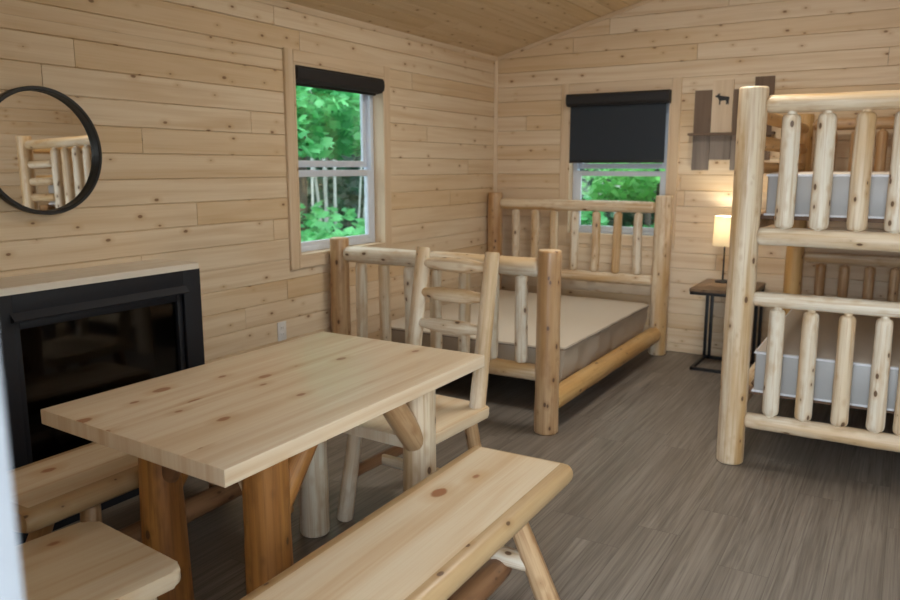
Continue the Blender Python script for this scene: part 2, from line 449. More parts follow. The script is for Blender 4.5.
BH = 0.1225          # exposed board height
B0 = 2.033 - 17 * BH  # a course edge
def boarded(name, o, U, V, N, u_range, v_top, holes, mat, seed, first=B0 - BH, thick=0.13, gable=None, wide=BH):
    b = Boards(seed)
    def cut(u0, u1, va, vb):
        segs = [(u0, u1)]
        for (ha, hb, hc, hd) in holes:
            if vb <= hc + 1e-6 or va >= hd - 1e-6: continue
            ns = []
            for (x0, x1) in segs:
                if hb <= x0 or ha >= x1: ns.append((x0, x1)); continue
                if ha > x0: ns.append((x0, ha))
                if hb < x1: ns.append((hb, x1))
            segs = ns
        return segs
    v = first
    while v < v_top:
        va, vb = max(v, 0.0), min(v + wide, v_top)
        # split a course where a hole starts or ends inside it
        cuts = sorted({va, vb} | {h for hh in holes for h in hh[2:] if va < h < vb})
        ulo, uhi = u_range
        if gable: ulo, uhi = gable(va, ulo, uhi)
        # butt joints
        js = []; u = ulo - b.r.random() * 2.6
        while u < uhi:
            u += 1.5 + b.r.random() * 2.6
            if ulo + 0.15 < u < uhi - 0.15: js.append(u)
        bounds = [ulo] + js + [uhi]
        for ua, ub in zip(bounds[:-1], bounds[1:]):
            t = b.r.random(); t = t * t if b.r.random() < 0.75 else t
            uo, vo = b.r.random() * 60, b.r.random() * 60
            for ca, cb in zip(cuts[:-1], cuts[1:]):
                if cb - ca < 0.002: continue
                ch = 0.004
                top_e = abs(cb - vb) < 1e-6; bot_e = abs(ca - va) < 1e-6
                c1 = ch if (bot_e and cb - ca > 0.03) else 0.0; c2 = ch if (top_e and cb - ca > 0.03) else 0.0
                g = 0.0004
                prof = [(ca + g, -0.018), (ca + g, -c1 * 1.4 - 0.0001), (ca + g + c1, 0.0), (cb - g - c2, 0.0), (cb - g, -c2 * 1.4 - 0.0001), (cb - g, -0.018)]
                for (x0, x1) in cut(ua, ub, ca, cb):
                    e0 = 0.0014 if x0 in js else 0; e1 = 0.0014 if x1 in js else 0
                    b.prism(o, U, V, N, x0 + e0, x1 - e1, prof, 0, t, uo, vo)
        v += wide
    # studs and sheathing behind the boards
    vs = sorted({0.0, v_top} | {h for hh in holes for h in hh[2:]})
    for va, vb in zip(vs[:-1], vs[1:]):
        ulo, uhi = u_range
        steps = [(va, vb)]
        if gable: 
            k = max(1, int((vb - va) / 0.1)); steps = [(va + (vb - va) * i / k, va + (vb - va) * (i + 1) / k) for i in range(k)]
        for (sa, sb) in steps:
            lo, hi = gable(sb, ulo, uhi) if gable else (ulo, uhi)
            if hi - lo < 0.05: continue
            for (x0, x1) in cut(lo, hi, sa, sb):
                b.prism(o, U, V, N, x0, x1, [(sa, -thick), (sa, -0.018), (sb, -0.018), (sb, -thick)], 1, 0.5)
    ob = b.done(name, [mat, M['outside_siding']])
    tag(ob, kind='structure')
    return ob

X, Y, Z = Vector((1, 0, 0)), Vector((0, 1, 0)), Vector((0, 0, 1))
W = 4.3; YF = -5.9; EAVE = 2.41; SL = 0.265
RIDGE = EAVE + SL * W / 2
W1 = (-2.60, -1.69, 0.935, 2.09)      # opening in the left wall: y0 y1 z0 z1
W2 = (0.70, 1.545, 0.915, 2.085)      # opening in the back wall: x0 x1 z0 z1
W3 = (-4.7, -3.5, 0.9, 2.09)          # unseen opening added in the right wall to let light in
DR = (2.716, 3.80, 0.0, 2.10)          # doorway in the front wall
def gab(v, lo, hi):
    if v <= EAVE: return lo, hi
    k = (v - EAVE) / SL
    return max(lo, k), min(hi, W - k)
boarded('wall_left', Vector((0, 0, 0)), Y, Z, X, (YF, 0.0), EAVE + 0.02, [W1], M['wall_pine'], 3)
boarded('wall_back', Vector((0, 0, 0)), X, Z, -Y, (0.0, W), RIDGE, [W2], M['wall_pine'], 8, gable=gab)
boarded('wall_right', Vector((W, 0, 0)), Y, Z, -X, (YF, 0.0), EAVE + 0.02, [W3], M['wall_pine'], 11)
boarded('wall_front', Vector((0, YF, 0)), X, Z, Y, (0.0, W), RIDGE, [DR], M['wall_pine'], 14, gable=gab)
# ceiling: two slopes boarded along the room
b = Boards(21)
for side in (0, 1):
    sl = math.hypot(W / 2, SL * W / 2)
    if side == 0:
        o = Vector((0, 0, EAVE)); V = Vector((W / 2, 0, SL * W / 2)).normalized()
    else:
        o = Vector((W, 0, EAVE)); V = Vector((-W / 2, 0, SL * W / 2)).normalized()
    N = Vector((0, 1, 0)).cross(V)
    if N.z > 0: N = -N
    v = 0.0
    while v < sl:
        vb = min(v + BH, sl); js = []; u = YF - 0.2 - b.r.random() * 2
        while u < 0:
            u += 1.2 + b.r.random() * 2.4
            if YF < u < -0.15: js.append(u)
        bd = [YF - 0.13] + js + [0.13]
        for ua, ub in zip(bd[:-1], bd[1:]):
            t = b.r.random()
            b.prism(o, Y, V, N, ua + 0.0012, ub - 0.0012, [(v + .0008, -0.018), (v + .0008, -0.006), (v + 0.006, 0), (vb - 0.006, 0), (vb - .0008, -0.006), (vb - .0008, -0.018)], 0, t)
        v += BH
    b.prism(o, Y, V, N, YF - 0.13, 0.13, [(-0.4, -0.15), (-0.4, -0.02), (sl, -0.02), (sl, -0.15)], 1, 0.5)
tag(b.done('ceiling', [M['ceiling_pine'], M['outside_siding']]), kind='structure')

def strip(name, o, U, V, N, u0, u1, prof, seed, mat='trim_pine'):
    b = Boards(seed); b.prism(o, U, V, N, u0, u1, prof)
    return tag(b.done(name, M[mat]), kind='structure')
strip('trim_1', Vector((0, 0, EAVE)), Y, Z, X, YF, 0, [(-0.028, 0.0), (-0.028, 0.010), (-0.012, 0.020), (0.0, 0.026), (0.006, 0.026), (0.0, 0.0)], 1)
dv = Vector((1, 0, SL)).normalized()
strip('trim_2', Vector((0, 0, EAVE)), dv, Z, -Y, 0.0, math.hypot(W / 2, SL * W / 2), [(-0.028, 0.0), (-0.028, 0.010), (-0.012, 0.018), (0.0, 0.018), (0.0, 0.0)], 2)
strip('trim_3', Vector((0, 0, 0)), Z, X, -Y, 0.0, EAVE - 0.02, [(0.0, 0.0), (0.022, 0.0), (0.022, 0.006), (0.006, 0.022), (0.0, 0.022)], 3)
# floor
bm = bmesh.new(); add_box(bm, (-0.13, YF - 0.13, -0.12), (W + 0.13, 0.13, 0.0))
tag(mesh_obj('floor', bm, M['plank_floor']), kind='structure')

# ------------------------------------------------------------------ windows
def sash(name, ya, yb, za, zb, x, mat, parent, fw=0.042, dep=0.03):
    """frame ring in local (u=y, z), depth along x"""
    bm = bmesh.new()
    add_box(bm, (x, ya, za), (x + dep, ya + fw, zb), 0, 0.003); add_box(bm, (x, yb - fw, za), (x + dep, yb, zb), 0, 0.003)
    add_box(bm, (x, ya + fw, za), (x + dep, yb - fw, za + fw), 0, 0.003); add_box(bm, (x, ya + fw, zb - fw), (x + dep, yb - fw, zb), 0, 0.003)
    return mesh_obj(name, bm, mat, parent, smooth=35)

def window(name, width, z0, z1, loc, rotz):
    """built with the room at local +x, running 0..width along local y; all parts share the origin"""
    root = empty(name, loc, rotz); tag(root, kind='structure')
    O = Vector((0, 0, 0)); cw, ct = 0.072, 0.018
    b = Boards(5)
    for (p, q, r_, s_) in ((-cw, 0, z0 - cw, z1 + cw), (width, width + cw, z0 - cw, z1 + cw)):
        b.prism(O, Z, Y, X, r_, s_, [(p, 0.0), (p, ct - .004), (p + .004, ct), (q - .004, ct), (q, ct - .004), (q, 0.0)])
    for (r_, s_) in ((z0 - cw, z0), (z1, z1 + cw)):
        b.prism(O, Y, Z, X, 0.0, width, [(r_, 0.0), (r_, ct - .004), (r_ + .004, ct), (s_ - .004, ct), (s_, ct - .004), (s_, 0.0)])
    b.done('casing', M['trim_pine'], root)
    b = Boards(6)   # jamb lining
    t = 0.014; d = -0.135
    b.prism(O, Z, Y, X, z0, z1, [(0, d), (0, ct), (t, ct), (t, d)]); b.prism(O, Z, Y, X, z0, z1, [(width - t, d), (width - t, ct), (width, ct), (width, d)])
    b.prism(O, Y, Z, X, t, width - t, [(z0, d), (z0, ct), (z0 + t, ct), (z0 + t, d)]); b.prism(O, Y, Z, X, t, width - t, [(z1 - t, d), (z1 - t, ct), (z1, ct), (z1, d)])
    b.done('jamb_lining', M['trim_pine'], root)
    ya, yb, za, zb = t, width - t, z0 + t, z1 - t
    fr = sash('vinyl_frame', ya, yb, za, zb, -0.135, M['vinyl_white'], root, fw=0.035, dep=0.065)
    zm = z0 + (z1 - z0) * 0.445
    up = sash('upper_sash', ya + .03, yb - .03, zm + 0.03, zb - .03, -0.13, M['vinyl_white'], root, dep=0.025)
    lo = sash('lower_sash', ya + .03, yb - .03, za + .02, zm + 0.012, -0.10, M['vinyl_white'], root, dep=0.028)
    for par, (p, q), xx in ((up, (zm + 0.05, zb - .05), -0.12), (lo, (za + .04, zm - .01), -0.088)):
        bm = bmesh.new(); add_box(bm, (xx, ya + .05, p), (xx + .005, yb - .05, q))
        mesh_obj('pane', bm, M['window_glass'], par)
    return root
window('window_1', W1[1] - W1[0], W1[2], W1[3], (0, W1[0], 0), 0)
window('window_2', W2[1] - W2[0], W2[2], W2[3], (W2[0], 0, 0), R(-90))
window('added_window_3', W3[1] - W3[0], W3[2], W3[3], (W, W3[1], 0), R(180))  # unseen window, added so light can enter from the right

# blinds
def blind(loc, rotz, width, top, drop, label):
    root = empty('roller_blind', loc, rotz); tag(root, label, 'blind')
    bm = bmesh.new()
    prof = [(0, 0), (0.062, 0), (0.078, -0.015), (0.082, -0.045), (0.076, -0.075), (0.055, -0.094), (0.02, -0.098), (0, -0.098)]
    A = [bm.verts.new((x, 0, z + top)) for x, z in prof]; B = [bm.verts.new((x, width, z + top)) for x, z in prof]
    for i in range(len(prof)):
        j = (i + 1) % len(prof); bm.faces.new((A[i], A[j], B[j], B[i]))
    bm.faces.new(A[::-1]); bm.faces.new(B)
    bmesh.ops.recalc_face_normals(bm, faces=bm.faces[:])
    mesh_obj('cassette', bm, M['blind_black'], root, smooth=30)
    if drop:
        bm = bmesh.new(); add_box(bm, (0.018, 0.02, top - drop), (0.0195, width - 0.03, top - 0.06))
        mesh_obj('cloth', bm, M['blind_cloth'], root)
    bm = bmesh.new(); zz = top - (drop if drop else 0.103)
    add_box(bm, (0.012, 0.02, zz - 0.008), (0.026, width - 0.03, zz + 0.016), 0, 0.003)
    mesh_obj('hem_bar', bm, M['blind_black'], root, smooth=30)
    return root
blind((-0.045, W1[0] + 0.018, 0), 0, W1[1] - W1[0] - 0.036, 2.074, 0, 'black rolled-up roller blind at the top of the left wall window')
blind((W2[0] + 0.001, -0.019, 0), R(-90), W2[1] - W2[0] - 0.002, 2.066, 0.545, 'black roller blind half lowered over the back wall window')

# ------------------------------------------------------------------ furniture
def slab(name, outline, z0, z1, planks, mat, parent, seed, bevel=0.006, smooth=40):
    """solid glued-up top: outline polygon (ccw) in xy with grain along y; planks across x"""
    bm = bmesh.new(); uvl = bm.loops.layers.uv.new('UVMap'); tl = bm.faces.layers.float.new('tone')
    bot = [bm.verts.new((x, y, z0)) for x, y in outline]; top = [bm.verts.new((x, y, z1)) for x, y in outline]
    n = len(outline)
    ft = bm.faces.new(top); fb = bm.faces.new(bot[::-1])
    for i in range(n):
        bm.faces.new((bot[i], bot[(i + 1) % n], top[(i + 1) % n], top[i]))
    if bevel:
        es = [e for e in bm.edges if abs(e.verts[0].co.z - e.verts[1].co.z) < 1e-6]
        bmesh.ops.bevel(bm, geom=es, offset=bevel, segments=3, affect='EDGES', profile=0.5)
    xs = [p[0] for p in outline]; x0, x1 = min(xs), max(xs)
    for i in range(1, planks):
        xc = x0 + (x1 - x0) * i / planks
        bmesh.ops.bisect_plane(bm, geom=bm.verts[:] + bm.edges[:] + bm.faces[:], plane_co=(xc, 0, 0), plane_no=(1, 0, 0))
    rr = random.Random(seed); T = [(rr.random(), rr.random() * 50, rr.random() * 50) for _ in range(planks)]
    for f in bm.faces:
        c = f.calc_center_median(); k = min(planks - 1, max(0, int((c.x - x0) / (x1 - x0) * planks)))
        t, a, bb = T[k]; f[tl] = t
        nr = f.normal
        for lp in f.loops:
            co = lp.vert.co
            if abs(nr.x) > 0.7: lp[uvl].uv = (co.y + a, co.z + co.x + bb)
            elif abs(nr.y) > 0.7: lp[uvl].uv = (co.z * 0.3 + a, co.x + bb)
            else: lp[uvl].uv = (co.y + a, co.x + bb)
    return mesh_obj(name, bm, mat, parent, smooth=smooth)

def rrect(x0, x1, y0, y1, r, seg=5):
    out = []
    for cx, cy, a0 in ((x1 - r, y1 - r, 0), (x0 + r, y1 - r, 90), (x0 + r, y0 + r, 180), (x1 - r, y0 + r, 270)):
        for k in range(seg + 1):
            a = R(a0 + 90 * k / seg); out.append((cx + r * math.cos(a), cy + r * math.sin(a)))
    return out

# dining table, origin at floor centre
TX, TY = 1.427, -4.235
tb = empty('dining_table', (TX, TY, 0), 0)
tag(tb, 'pine dining table with thick plank top on four log legs', 'table')
slab('tabletop', [(-0.418, -0.634), (0.417, -0.683), (0.410, 0.650), (-0.413, 0.665)], 0.713, 0.76, 5, M['table_pine'], tb, 12, bevel=0.003)
for (lx, ly, mat, r_, r2) in ((.183, -.315, 'log_orange', .074, .069), (-.262, -.345, 'log_orange', .080, .060), (.222, .47, 'log_cream', .066, .064), (-.205, .335, 'log_white', .060, .057)):
    log('leg', (lx, ly, 0), (lx, ly, 0.714), r_, M[mat], tb, r1=r2, wob=0.035)
    dy = 1 if ly < 0 else -1
    log('brace', (lx, ly + dy * 0.03, 0.44), (lx, ly + dy * 0.25, 0.711), .047, M['log_orange' if ly < 0 else 'log_honey'], tb, ends=('flat', 'flat'), wob=0.03)
    if ly < 0:
        sg = 1 if lx > 0 else -1
        log('brace', (lx - sg * 0.02, ly, 0.46), (lx - sg * 0.17, ly, 0.711), .036, M['log_white' if lx > 0 else 'log_brown'], tb, ends=('flat', 'flat'), wob=0.03)

def bench(loc, rotz, length, label, seed, legmat):
    root = empty('log_bench', loc, rotz); tag(root, label, 'bench', 'half-log benches at the table')
    b = Boards(seed); h = length / 2; w = 0.205
    prof = [(-w + .046, 0.45), (w - .046, 0.45)]
    for k in range(1, 9):        # rounded right edge, underside, rounded left edge
        a = R(90 - 180 * k / 9 * 0.95); prof.append((w - .030 + 0.032 * math.cos(a), 0.414 + 0.036 * math.sin(a)))
    prof += [(w - 0.07, 0.372), (-w + 0.07, 0.372)]
    for k in range(8, 0, -1):
        a = R(90 - 180 * k / 9 * 0.95); prof.append((-w + .030 - 0.032 * math.cos(a), 0.414 + 0.036 * math.sin(a)))
    O = Vector((0, 0, 0))
    # the two ends are slightly rounded over
    bm = b.bm; rings = []
    stations = [(-h, 0.955), (-h + .006, 0.98), (-h + .016, 0.995), (-h + .03, 1.0), (h - .03, 1.0), (h - .016, 0.995), (h - .006, 0.98), (h, 0.955)]
    for y, s in stations:
        rings.append([bm.verts.new((x * s, y, 0.411 + (z - 0.411) * (1 - (1 - s) * 3.0))) for x, z in prof])
    n_ = len(prof); t = 0.35; uo, vo = b.r.random() * 50, b.r.random() * 50
    for (y0, _), (y1, _), A, Bq in zip(stations[:-1], stations[1:], rings[:-1], rings[1:]):
        per = 0
        for i in range(n_):
            j = (i + 1) % n_
            d = math.hypot(prof[j][0] - prof[i][0], prof[j][1] - prof[i][1])
            f = bm.faces.new((A[i], Bq[i], Bq[j], A[j])); f.material_index = 0 if (i == 0 and abs(y0) < h - .02 and abs(y1) < h - .01) else 1; f[b.tone] = t
            for lp, c in zip(f.loops, ((y0, per), (y1, per), (y1, per + d), (y0, per + d))): lp[b.uv].uv = (c[0] + uo, c[1] + vo)
            per += d
    for ring in (rings[0], rings[-1]):
        f = bm.faces.new(ring); f.material_index = 1; f[b.tone] = 0.6
        for lp in f.loops: lp[b.uv].uv = (lp.vert.co.z * .3 + uo, lp.vert.co.x + vo)
    b.done('seat', [M['bench_pine'], M['bench_edge']], root, smooth=40)
    for sy in (-1, 1):
        for sx2 in (-1, 1):
            log('leg', (sx2 * 0.205, sy * (h - 0.19), 0), (sx2 * 0.095, sy * (h - 0.28), 0.38), .041, M[legmat], root, r1=.032, ends=('chamfer', 'flat'), wob=0.05)
        log('cross_bar', (-0.155, sy * (h - 0.235), 0.17), (0.155, sy * (h - 0.235), 0.17), .032, M['log_white'], root, ends=('round', 'round'))
    log('stretcher', (0.03, -(h - 0.20), 0.125), (0.03, h - 0.20, 0.125), .044, M['log_brown'], root, ends=('round', 'round'), wob=0.06)
    return root
board_mat('bench_edge', (0.56, 0.40, 0.225), (0.50, 0.33, 0.16), (0.36, 0.21, 0.09), (0.09, 0.04, 0.02), rough=0.4, kscale=(5, 9, 1), coat=0.2, knot_amt=0.9)
bench((2.078, -4.375, 0), R(0.8), 1.30, 'half-log bench with red-brown stretcher on the right side of the dining table', 31, 'log_honey')
bench((0.80, -4.295, 0), R(0.8), 1.30, 'half-log bench tucked between the dining table and the black fireplace', 45, 'log_honey')

def chair(loc, rotz, label):
    """local: seat front towards -y, back at +y"""
    root = empty('log_chair', loc, rotz); tag(root, label, 'chair', 'log chairs at the table')
    out = rrect(-0.235, 0.235, -0.24, 0.295, 0.04)
    slab('seat', out, 0.405, 0.45, 4, M['bench_pine'], root, int(abs(loc[1]) * 100), bevel=0.011)
    for s in (-1, 1):
        log('leg', (s * 0.20, -0.20, 0), (s * 0.165, -0.15, 0.41), .034, M['log_white'], root, r1=.030, ends=('chamfer', 'flat'))
        log('leg', (s * 0.20, 0.285, 0), (s * 0.165, 0.215, 0.41), .032, M['log_honey'], root, r1=.030, ends=('chamfer', 'flat'))
        log('back_post', (s * 0.185, 0.245, 0.435), (s * 0.185, 0.365, 1.115), .036, M['log_white'], root, r1=.033, ends=('flat', 'chamfer'), wob=0.03)
        log('side_stretcher', (s * 0.185, -0.18, 0.2), (s * 0.185, 0.25, 0.2), .026, M['log_brown'], root, ends=('round', 'round'))
    log('cross_stretcher', (-0.19, 0.03, 0.2), (0.19, 0.03, 0.2), .024, M['log_white'], root, ends=('round', 'round'))
    for i, (f, mt) in enumerate(((0.50, 'log_white'), (0.705, 'log_cream'), (0.90, 'log_cream'))):
        y = 0.245 + 0.12 * f; z = 0.435 + 0.68 * f
        r_ = 0.033
        log('back_rung', (-0.165, y, z), (0.165, y, z), r_, M[mt], root, ends=('cut', 'cut'))
    return root
chair((1.462, -3.555, 0), R(-3.0), 'log chair with ladder back at the far table end before the bed')
chair((1.405, -5.115, 0), R(180 - 6.0), 'log chair at the near table end, closest to the doorway')

# double log bed: origin at the floor below the headboard's left post
bed = empty('log_bed', (0.083, -2.30, 0), 0)
tag(bed, 'double log bed frame with spindle headboard and footboard in the corner', 'bed')
BX = 1.462; HY = 2.155
log('head_post', (0, HY, 0), (0, HY, 1.262), .067, M['log_honey'], bed, r1=.064)
log('head_post', (BX + .015, HY, 0), (BX + .015, HY, 1.262), .069, M['log_cream'], bed, r1=.065)
log('foot_post', (0, 0, 0), (0, 0, 1.035), .064, M['log_honey'], bed, r1=.061)
log('foot_post', (BX, 0, 0), (BX, 0, 1.035), .068, M['log_honey'], bed, r1=.065)
log('top_rail', (0.03, HY, 1.168), (BX - .02, HY, 1.168), .045, M['log_cream'], bed, ends=('tenon', 'tenon'), wob=0.05)
log('lower_rail', (0.03, HY, .588), (BX - .02, HY, .588), .045, M['log_cream'], bed, ends=('tenon', 'tenon'))
log('top_rail', (0.03, 0, 0.935), (BX - .02, 0, 0.935), .052, M['log_white'], bed, ends=('tenon', 'tenon'), wob=0.05)
log('lower_rail', (0.03, 0, 0.34), (BX - .02, 0, 0.34), .047, M['log_cream'], bed, ends=('tenon', 'tenon'))
for i in range(7):
    x = 0.205 + (BX - 0.38) * i / 6
    log('spindle', (x, HY, 0.60), (x + rnd.uniform(-.01, .01), HY, 1.15), .034, M['log_cream' if i % 3 else 'log_white'], bed, ends=('tenon', 'tenon'), wob=0.06, bow=rnd.uniform(-.006, .006))
    x = 0.17 + (BX - 0.33) * i / 6
    log('spindle', (x, 0, 0.355), (x + rnd.uniform(-.01, .01), 0, 0.915), .036, M['log_white'], bed, ends=('tenon', 'tenon'), wob=0.06, bow=rnd.uniform(-.006, .006))
log('side_rail', (BX, 0.03, 0.17), (BX, HY - .03, 0.17), .062, M['log_golden'], bed, ends=('tenon', 'tenon'), wob=0.03)
log('side_rail', (0.0, 0.03, 0.17), (0.0, HY - .03, 0.17), .062, M['log_golden'], bed, ends=('tenon', 'tenon'), wob=0.03)
# foundation (box spring) in tan cloth with a loose skirt edge
bm = bmesh.new()
fx0, fx1, fy0, fy1 = 0.155, 1.50, -2.0, -0.22
def found_ring(z, ex, amp, zn=0.0):
    pts = []; N1 = 40
    per = [((fx0 + (fx1 - fx0) * i / N1), fy0, 0, -1) for i in range(N1)] + [(fx1, fy0 + (fy1 - fy0) * i / N1, 1, 0) for i in range(N1)] + \
          [(fx1 - (fx1 - fx0) * i / N1, fy1, 0, 1) for i in range(N1)] + [(fx0, fy1 - (fy1 - fy0) * i / N1, -1, 0) for i in range(N1)]
    for i, (x, y, nx, ny) in enumerate(per):
        d = ex + amp * mnoise.noise(Vector((x * 7 + z * 5, y * 7 + z * 5, z * 2)))
        cxn = (x - (fx0 + fx1) / 2) / ((fx1 - fx0) / 2); cyn = (y - (fy0 + fy1) / 2) / ((fy1 - fy0) / 2)
        pts.append(bm.verts.new((x + nx * d - (0.03 * cxn if abs(cxn) > .97 and abs(cyn) > .97 else 0), y + ny * d - (0.03 * cyn if abs(cxn) > .97 and abs(cyn) > .97 else 0), z + zn * mnoise.noise(Vector((x * 3, y * 3, 1.7))))))
    return pts
rg = [found_ring(0.19, -0.022, 0.0), found_ring(0.255, -0.008, 0.028), found_ring(0.31, -0.002, 0.03), found_ring(0.365, 0.0, 0.012), found_ring(0.403, 0.008, 0.01, 0.004), found_ring(0.417, 0.006, 0.006, 0.004), found_ring(0.422, -0.012, 0.0, 0.004)]
for k, (a, c) in enumerate(zip(rg[:-1], rg[1:])):
    for i in range(len(a)):
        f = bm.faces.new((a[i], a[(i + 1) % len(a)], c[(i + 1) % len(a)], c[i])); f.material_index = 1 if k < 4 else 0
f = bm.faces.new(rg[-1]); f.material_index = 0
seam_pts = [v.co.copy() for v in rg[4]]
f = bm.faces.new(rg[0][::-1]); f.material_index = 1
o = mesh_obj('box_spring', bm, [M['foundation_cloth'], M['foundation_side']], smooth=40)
tag(o, 'tan cloth covered box spring lying on the double log bed', 'box spring')
bm = bmesh.new(); tube(bm, seam_pts + [seam_pts[0]], 0.004, 6); mesh_obj('edge_seam', bm, M['seam_cloth'], o, smooth=60)

# bunk bed: origin at the front left post
bk = empty('bunk_bed', (2.527, -2.215, 0), 0)
tag(bk, 'tall peeled-log bunk bed with spindle ends on the right', 'bunk bed')
KX, KY = 1.09, 2.02
for (x, y, mt, h, r_) in ((0, 0, 'log_cream', 1.85, .066), (KX, 0, 'log_cream', 1.85, .064), (0, KY, 'log_golden', 1.84, .060), (KX, KY, 'log_golden', 1.84, .060)):
    log('corner_post', (x, y, 0), (x, y, h), r_ , M[mt], bk, r1=r_ * 0.97 if y else r_)
for y, mats in ((0, ('log_cream', 'log_white', 'log_white', 'log_white')), (KY, ('log_honey', 'log_honey', 'log_cream', 'log_honey'))):
    for z, r_, mt in ((1.768, .041, mats[0]), (1.152, .044, mats[1]), (0.848, .037, mats[2]), (0.232, .041, mats[3])):
        log('end_rail', (0.03, y, z), (KX - .03, y, z), r_, M[mt], bk, ends=('tenon', 'tenon'), wob=0.06)
    for i, x in enumerate((0.175, 0.322, 0.478, 0.628)):
        m_ = M['log_white' if i != 2 else 'log_cream'] if y == 0 else M['log_honey']
        log('spindle', (x, y, 1.165), (x, y, 1.75), .043 if y == 0 else .036, m_, bk, r1=.040 if y == 0 else .034, ends=('tenon', 'tenon'), wob=0.06)
        log('spindle', (x, y, 0.245), (x, y, 0.835), .039 if y == 0 else .034, m_, bk, r1=.036 if y == 0 else .032, ends=('tenon', 'tenon'), wob=0.06)
    if y:
        for z0_ in (1.165, 0.245):
            for x in (0.78, 0.93):
                log('spindle', (x, y, z0_), (x, y, z0_ + .585), .034, M['log_honey'], bk, ends=('tenon', 'tenon'), wob=0.06)
log('ladder_stile', (0.735, 0, 0.245), (0.735, 0, 0.835), .036, M['log_white'], bk, ends=('tenon', 'tenon'))
for z in (0.43, 0.64, 0.99, 1.31, 1.45, 1.60):          # ladder built into the foot end
    log('ladder_rung', (0.655 if z > 1.1 else 0.76, 0, z), (KX - .03, 0, z), .034, M['log_white' if z > 1.5 else 'log_cream'], bk, ends=('tenon', 'tenon'), wob=0.05)
for x in (0, KX):
    for z, mt, r_ in ((1.735, 'log_golden', .036), (1.60, 'log_golden', .036), (1.475, 'log_golden', .03), (1.20, 'log_honey', .045), (0.30, 'log_cream', .05)):
        log('side_rail', (x, 0.03, z), (x, KY - .03, z), r_, M[mt], bk, ends=('tenon', 'tenon'), wob=0.04)
for z in (1.235, 0.335):
    bm = bmesh.new()
    for i in range(12):
        y = 0.15 + i * 0.15; add_box(bm, (0.03, y, z - 0.01), (KX - .03, y + .09, z + .01), 0, 0.002)
    tag(mesh_obj('bed_slats', bm, M['dark_slats'], bk), 'dark wooden slats under the mattress')

def mattress(z0, z1, label):
    root = empty('mattress', (2.527 + KX / 2, -2.215 + KY / 2, z0)); tag(root, label, 'mattress', 'mattresses of the bunk bed')
    hx, hy, h = KX / 2 - 0.068, KY / 2 - 0.13, z1 - z0
    bm = bmesh.new(); add_box(bm, (-hx, -hy, 0), (hx, hy, h), 0, 0.014)
    for f in bm.faces:
        if f.normal.z > 0.9 and f.calc_center_median().z > h * .9: f.material_index = 1
    mesh_obj('cover', bm, [M['mattress_vinyl'], M['mattress_beige']], root, smooth=40)
    for z in (0.004, h - 0.012):
        bm = bmesh.new()
        c = [(-hx - .002, -hy - .002, z), (hx + .002, -hy - .002, z), (hx + .002, hy + .002, z), (-hx - .002, hy + .002, z)]
        for a, d in zip(c, c[1:] + c[:1]): tube(bm, [a, d], 0.006, 6)
        mesh_obj('piping', bm, M['piping_white'], root, smooth=60)
    return root
mattress(1.246, 1.452, 'pale grey vinyl mattress on the upper bunk')
mattress(0.346, 0.562, 'pale grey vinyl mattress on the lower bunk')

# ------------------------------------------------------------------ fireplace
FY0, FY1, FD, FT = -4.625, -3.615, 0.27, 1.0
fp = empty('fireplace', (0, (FY0 + FY1) / 2, 0)); tag(fp, 'black gas fireplace with a pale wooden mantel below the round mirror', 'fireplace')
hw = (FY1 - FY0) / 2
bm = bmesh.new()
t = 0.02; iy0, iy1, iz0, iz1 = -hw + 0.10, hw - 0.10, 0.16, 0.915
add_box(bm, (0.005, -hw, 0), (0.03, hw, FT)); add_box(bm, (0.03, -hw, 0), (FD, -hw + t, FT)); add_box(bm, (0.03, hw - t, 0), (FD, hw, FT))
add_box(bm, (0.03, -hw + t, FT - t), (FD, hw - t, FT)); add_box(bm, (0.03, -hw + t, 0), (FD, hw - t, t))
mesh_obj('cabinet', bm, M['fireplace_black'], fp)
bm = bmesh.new()
x0_, x1_ = FD, FD + 0.022
add_box(bm, (x0_, -hw, 0), (x1_, iy0, FT), 0, .002); add_box(bm, (x0_, iy1, 0), (x1_, hw, FT), 0, .002)
add_box(bm, (x0_, iy0, iz1), (x1_, iy1, FT), 0, .002); add_box(bm, (x0_, iy0, 0), (x1_, iy1, iz0), 0, .002)
mesh_obj('surround', bm, M['fireplace_black'], fp, smooth=30)
bm = bmesh.new()   # bevelled lip above the glass
for a in (0, 1):
    pass
vs = [(FD + .0, iz1 + .012), (FD + .022, iz1 + .012), (FD + .046, iz1 - .016), (FD + .044, iz1 - .022), (FD, iz1 - .03)]
A = [bm.verts.new((x, iy0 - .012, z)) for x, z in vs]; Bq = [bm.verts.new((x, iy1 + .012, z)) for x, z in vs]
for i in range(5): bm.faces.new((A[i], A[(i + 1) % 5], Bq[(i + 1) % 5], Bq[i]))
bm.faces.new(A); bm.faces.new(Bq); bmesh.ops.recalc_face_normals(bm, faces=bm.faces[:])
mesh_obj('hood_lip', bm, M['fireplace_black'], fp)
bm = bmesh.new()
fw = 0.03
add_box(bm, (FD - .03, iy0 + .001, iz0), (FD + .006, iy0 + fw, iz1 - .03), 0, .003); add_box(bm, (FD - .03, iy1 - fw, iz0), (FD + .006, iy1 - .001, iz1 - .03), 0, .003)
add_box(bm, (FD - .03, iy0 + fw, iz1 - .03 - fw), (FD + .006, iy1 - fw, iz1 - .03), 0, .003); add_box(bm, (FD - .03, iy0 + fw, iz0), (FD + .006, iy1 - fw, iz0 + fw), 0, .003)
dfr = mesh_obj('glass_frame', bm, M['fireplace_black'], fp, smooth=30)
bm = bmesh.new(); add_box(bm, (FD - .018, iy0 + .02, iz0 + .02), (FD - .012, iy1 - .02, iz1 - .05))
mesh_obj('glass', bm, M['fireplace_glass'], dfr)
bm = bmesh.new()
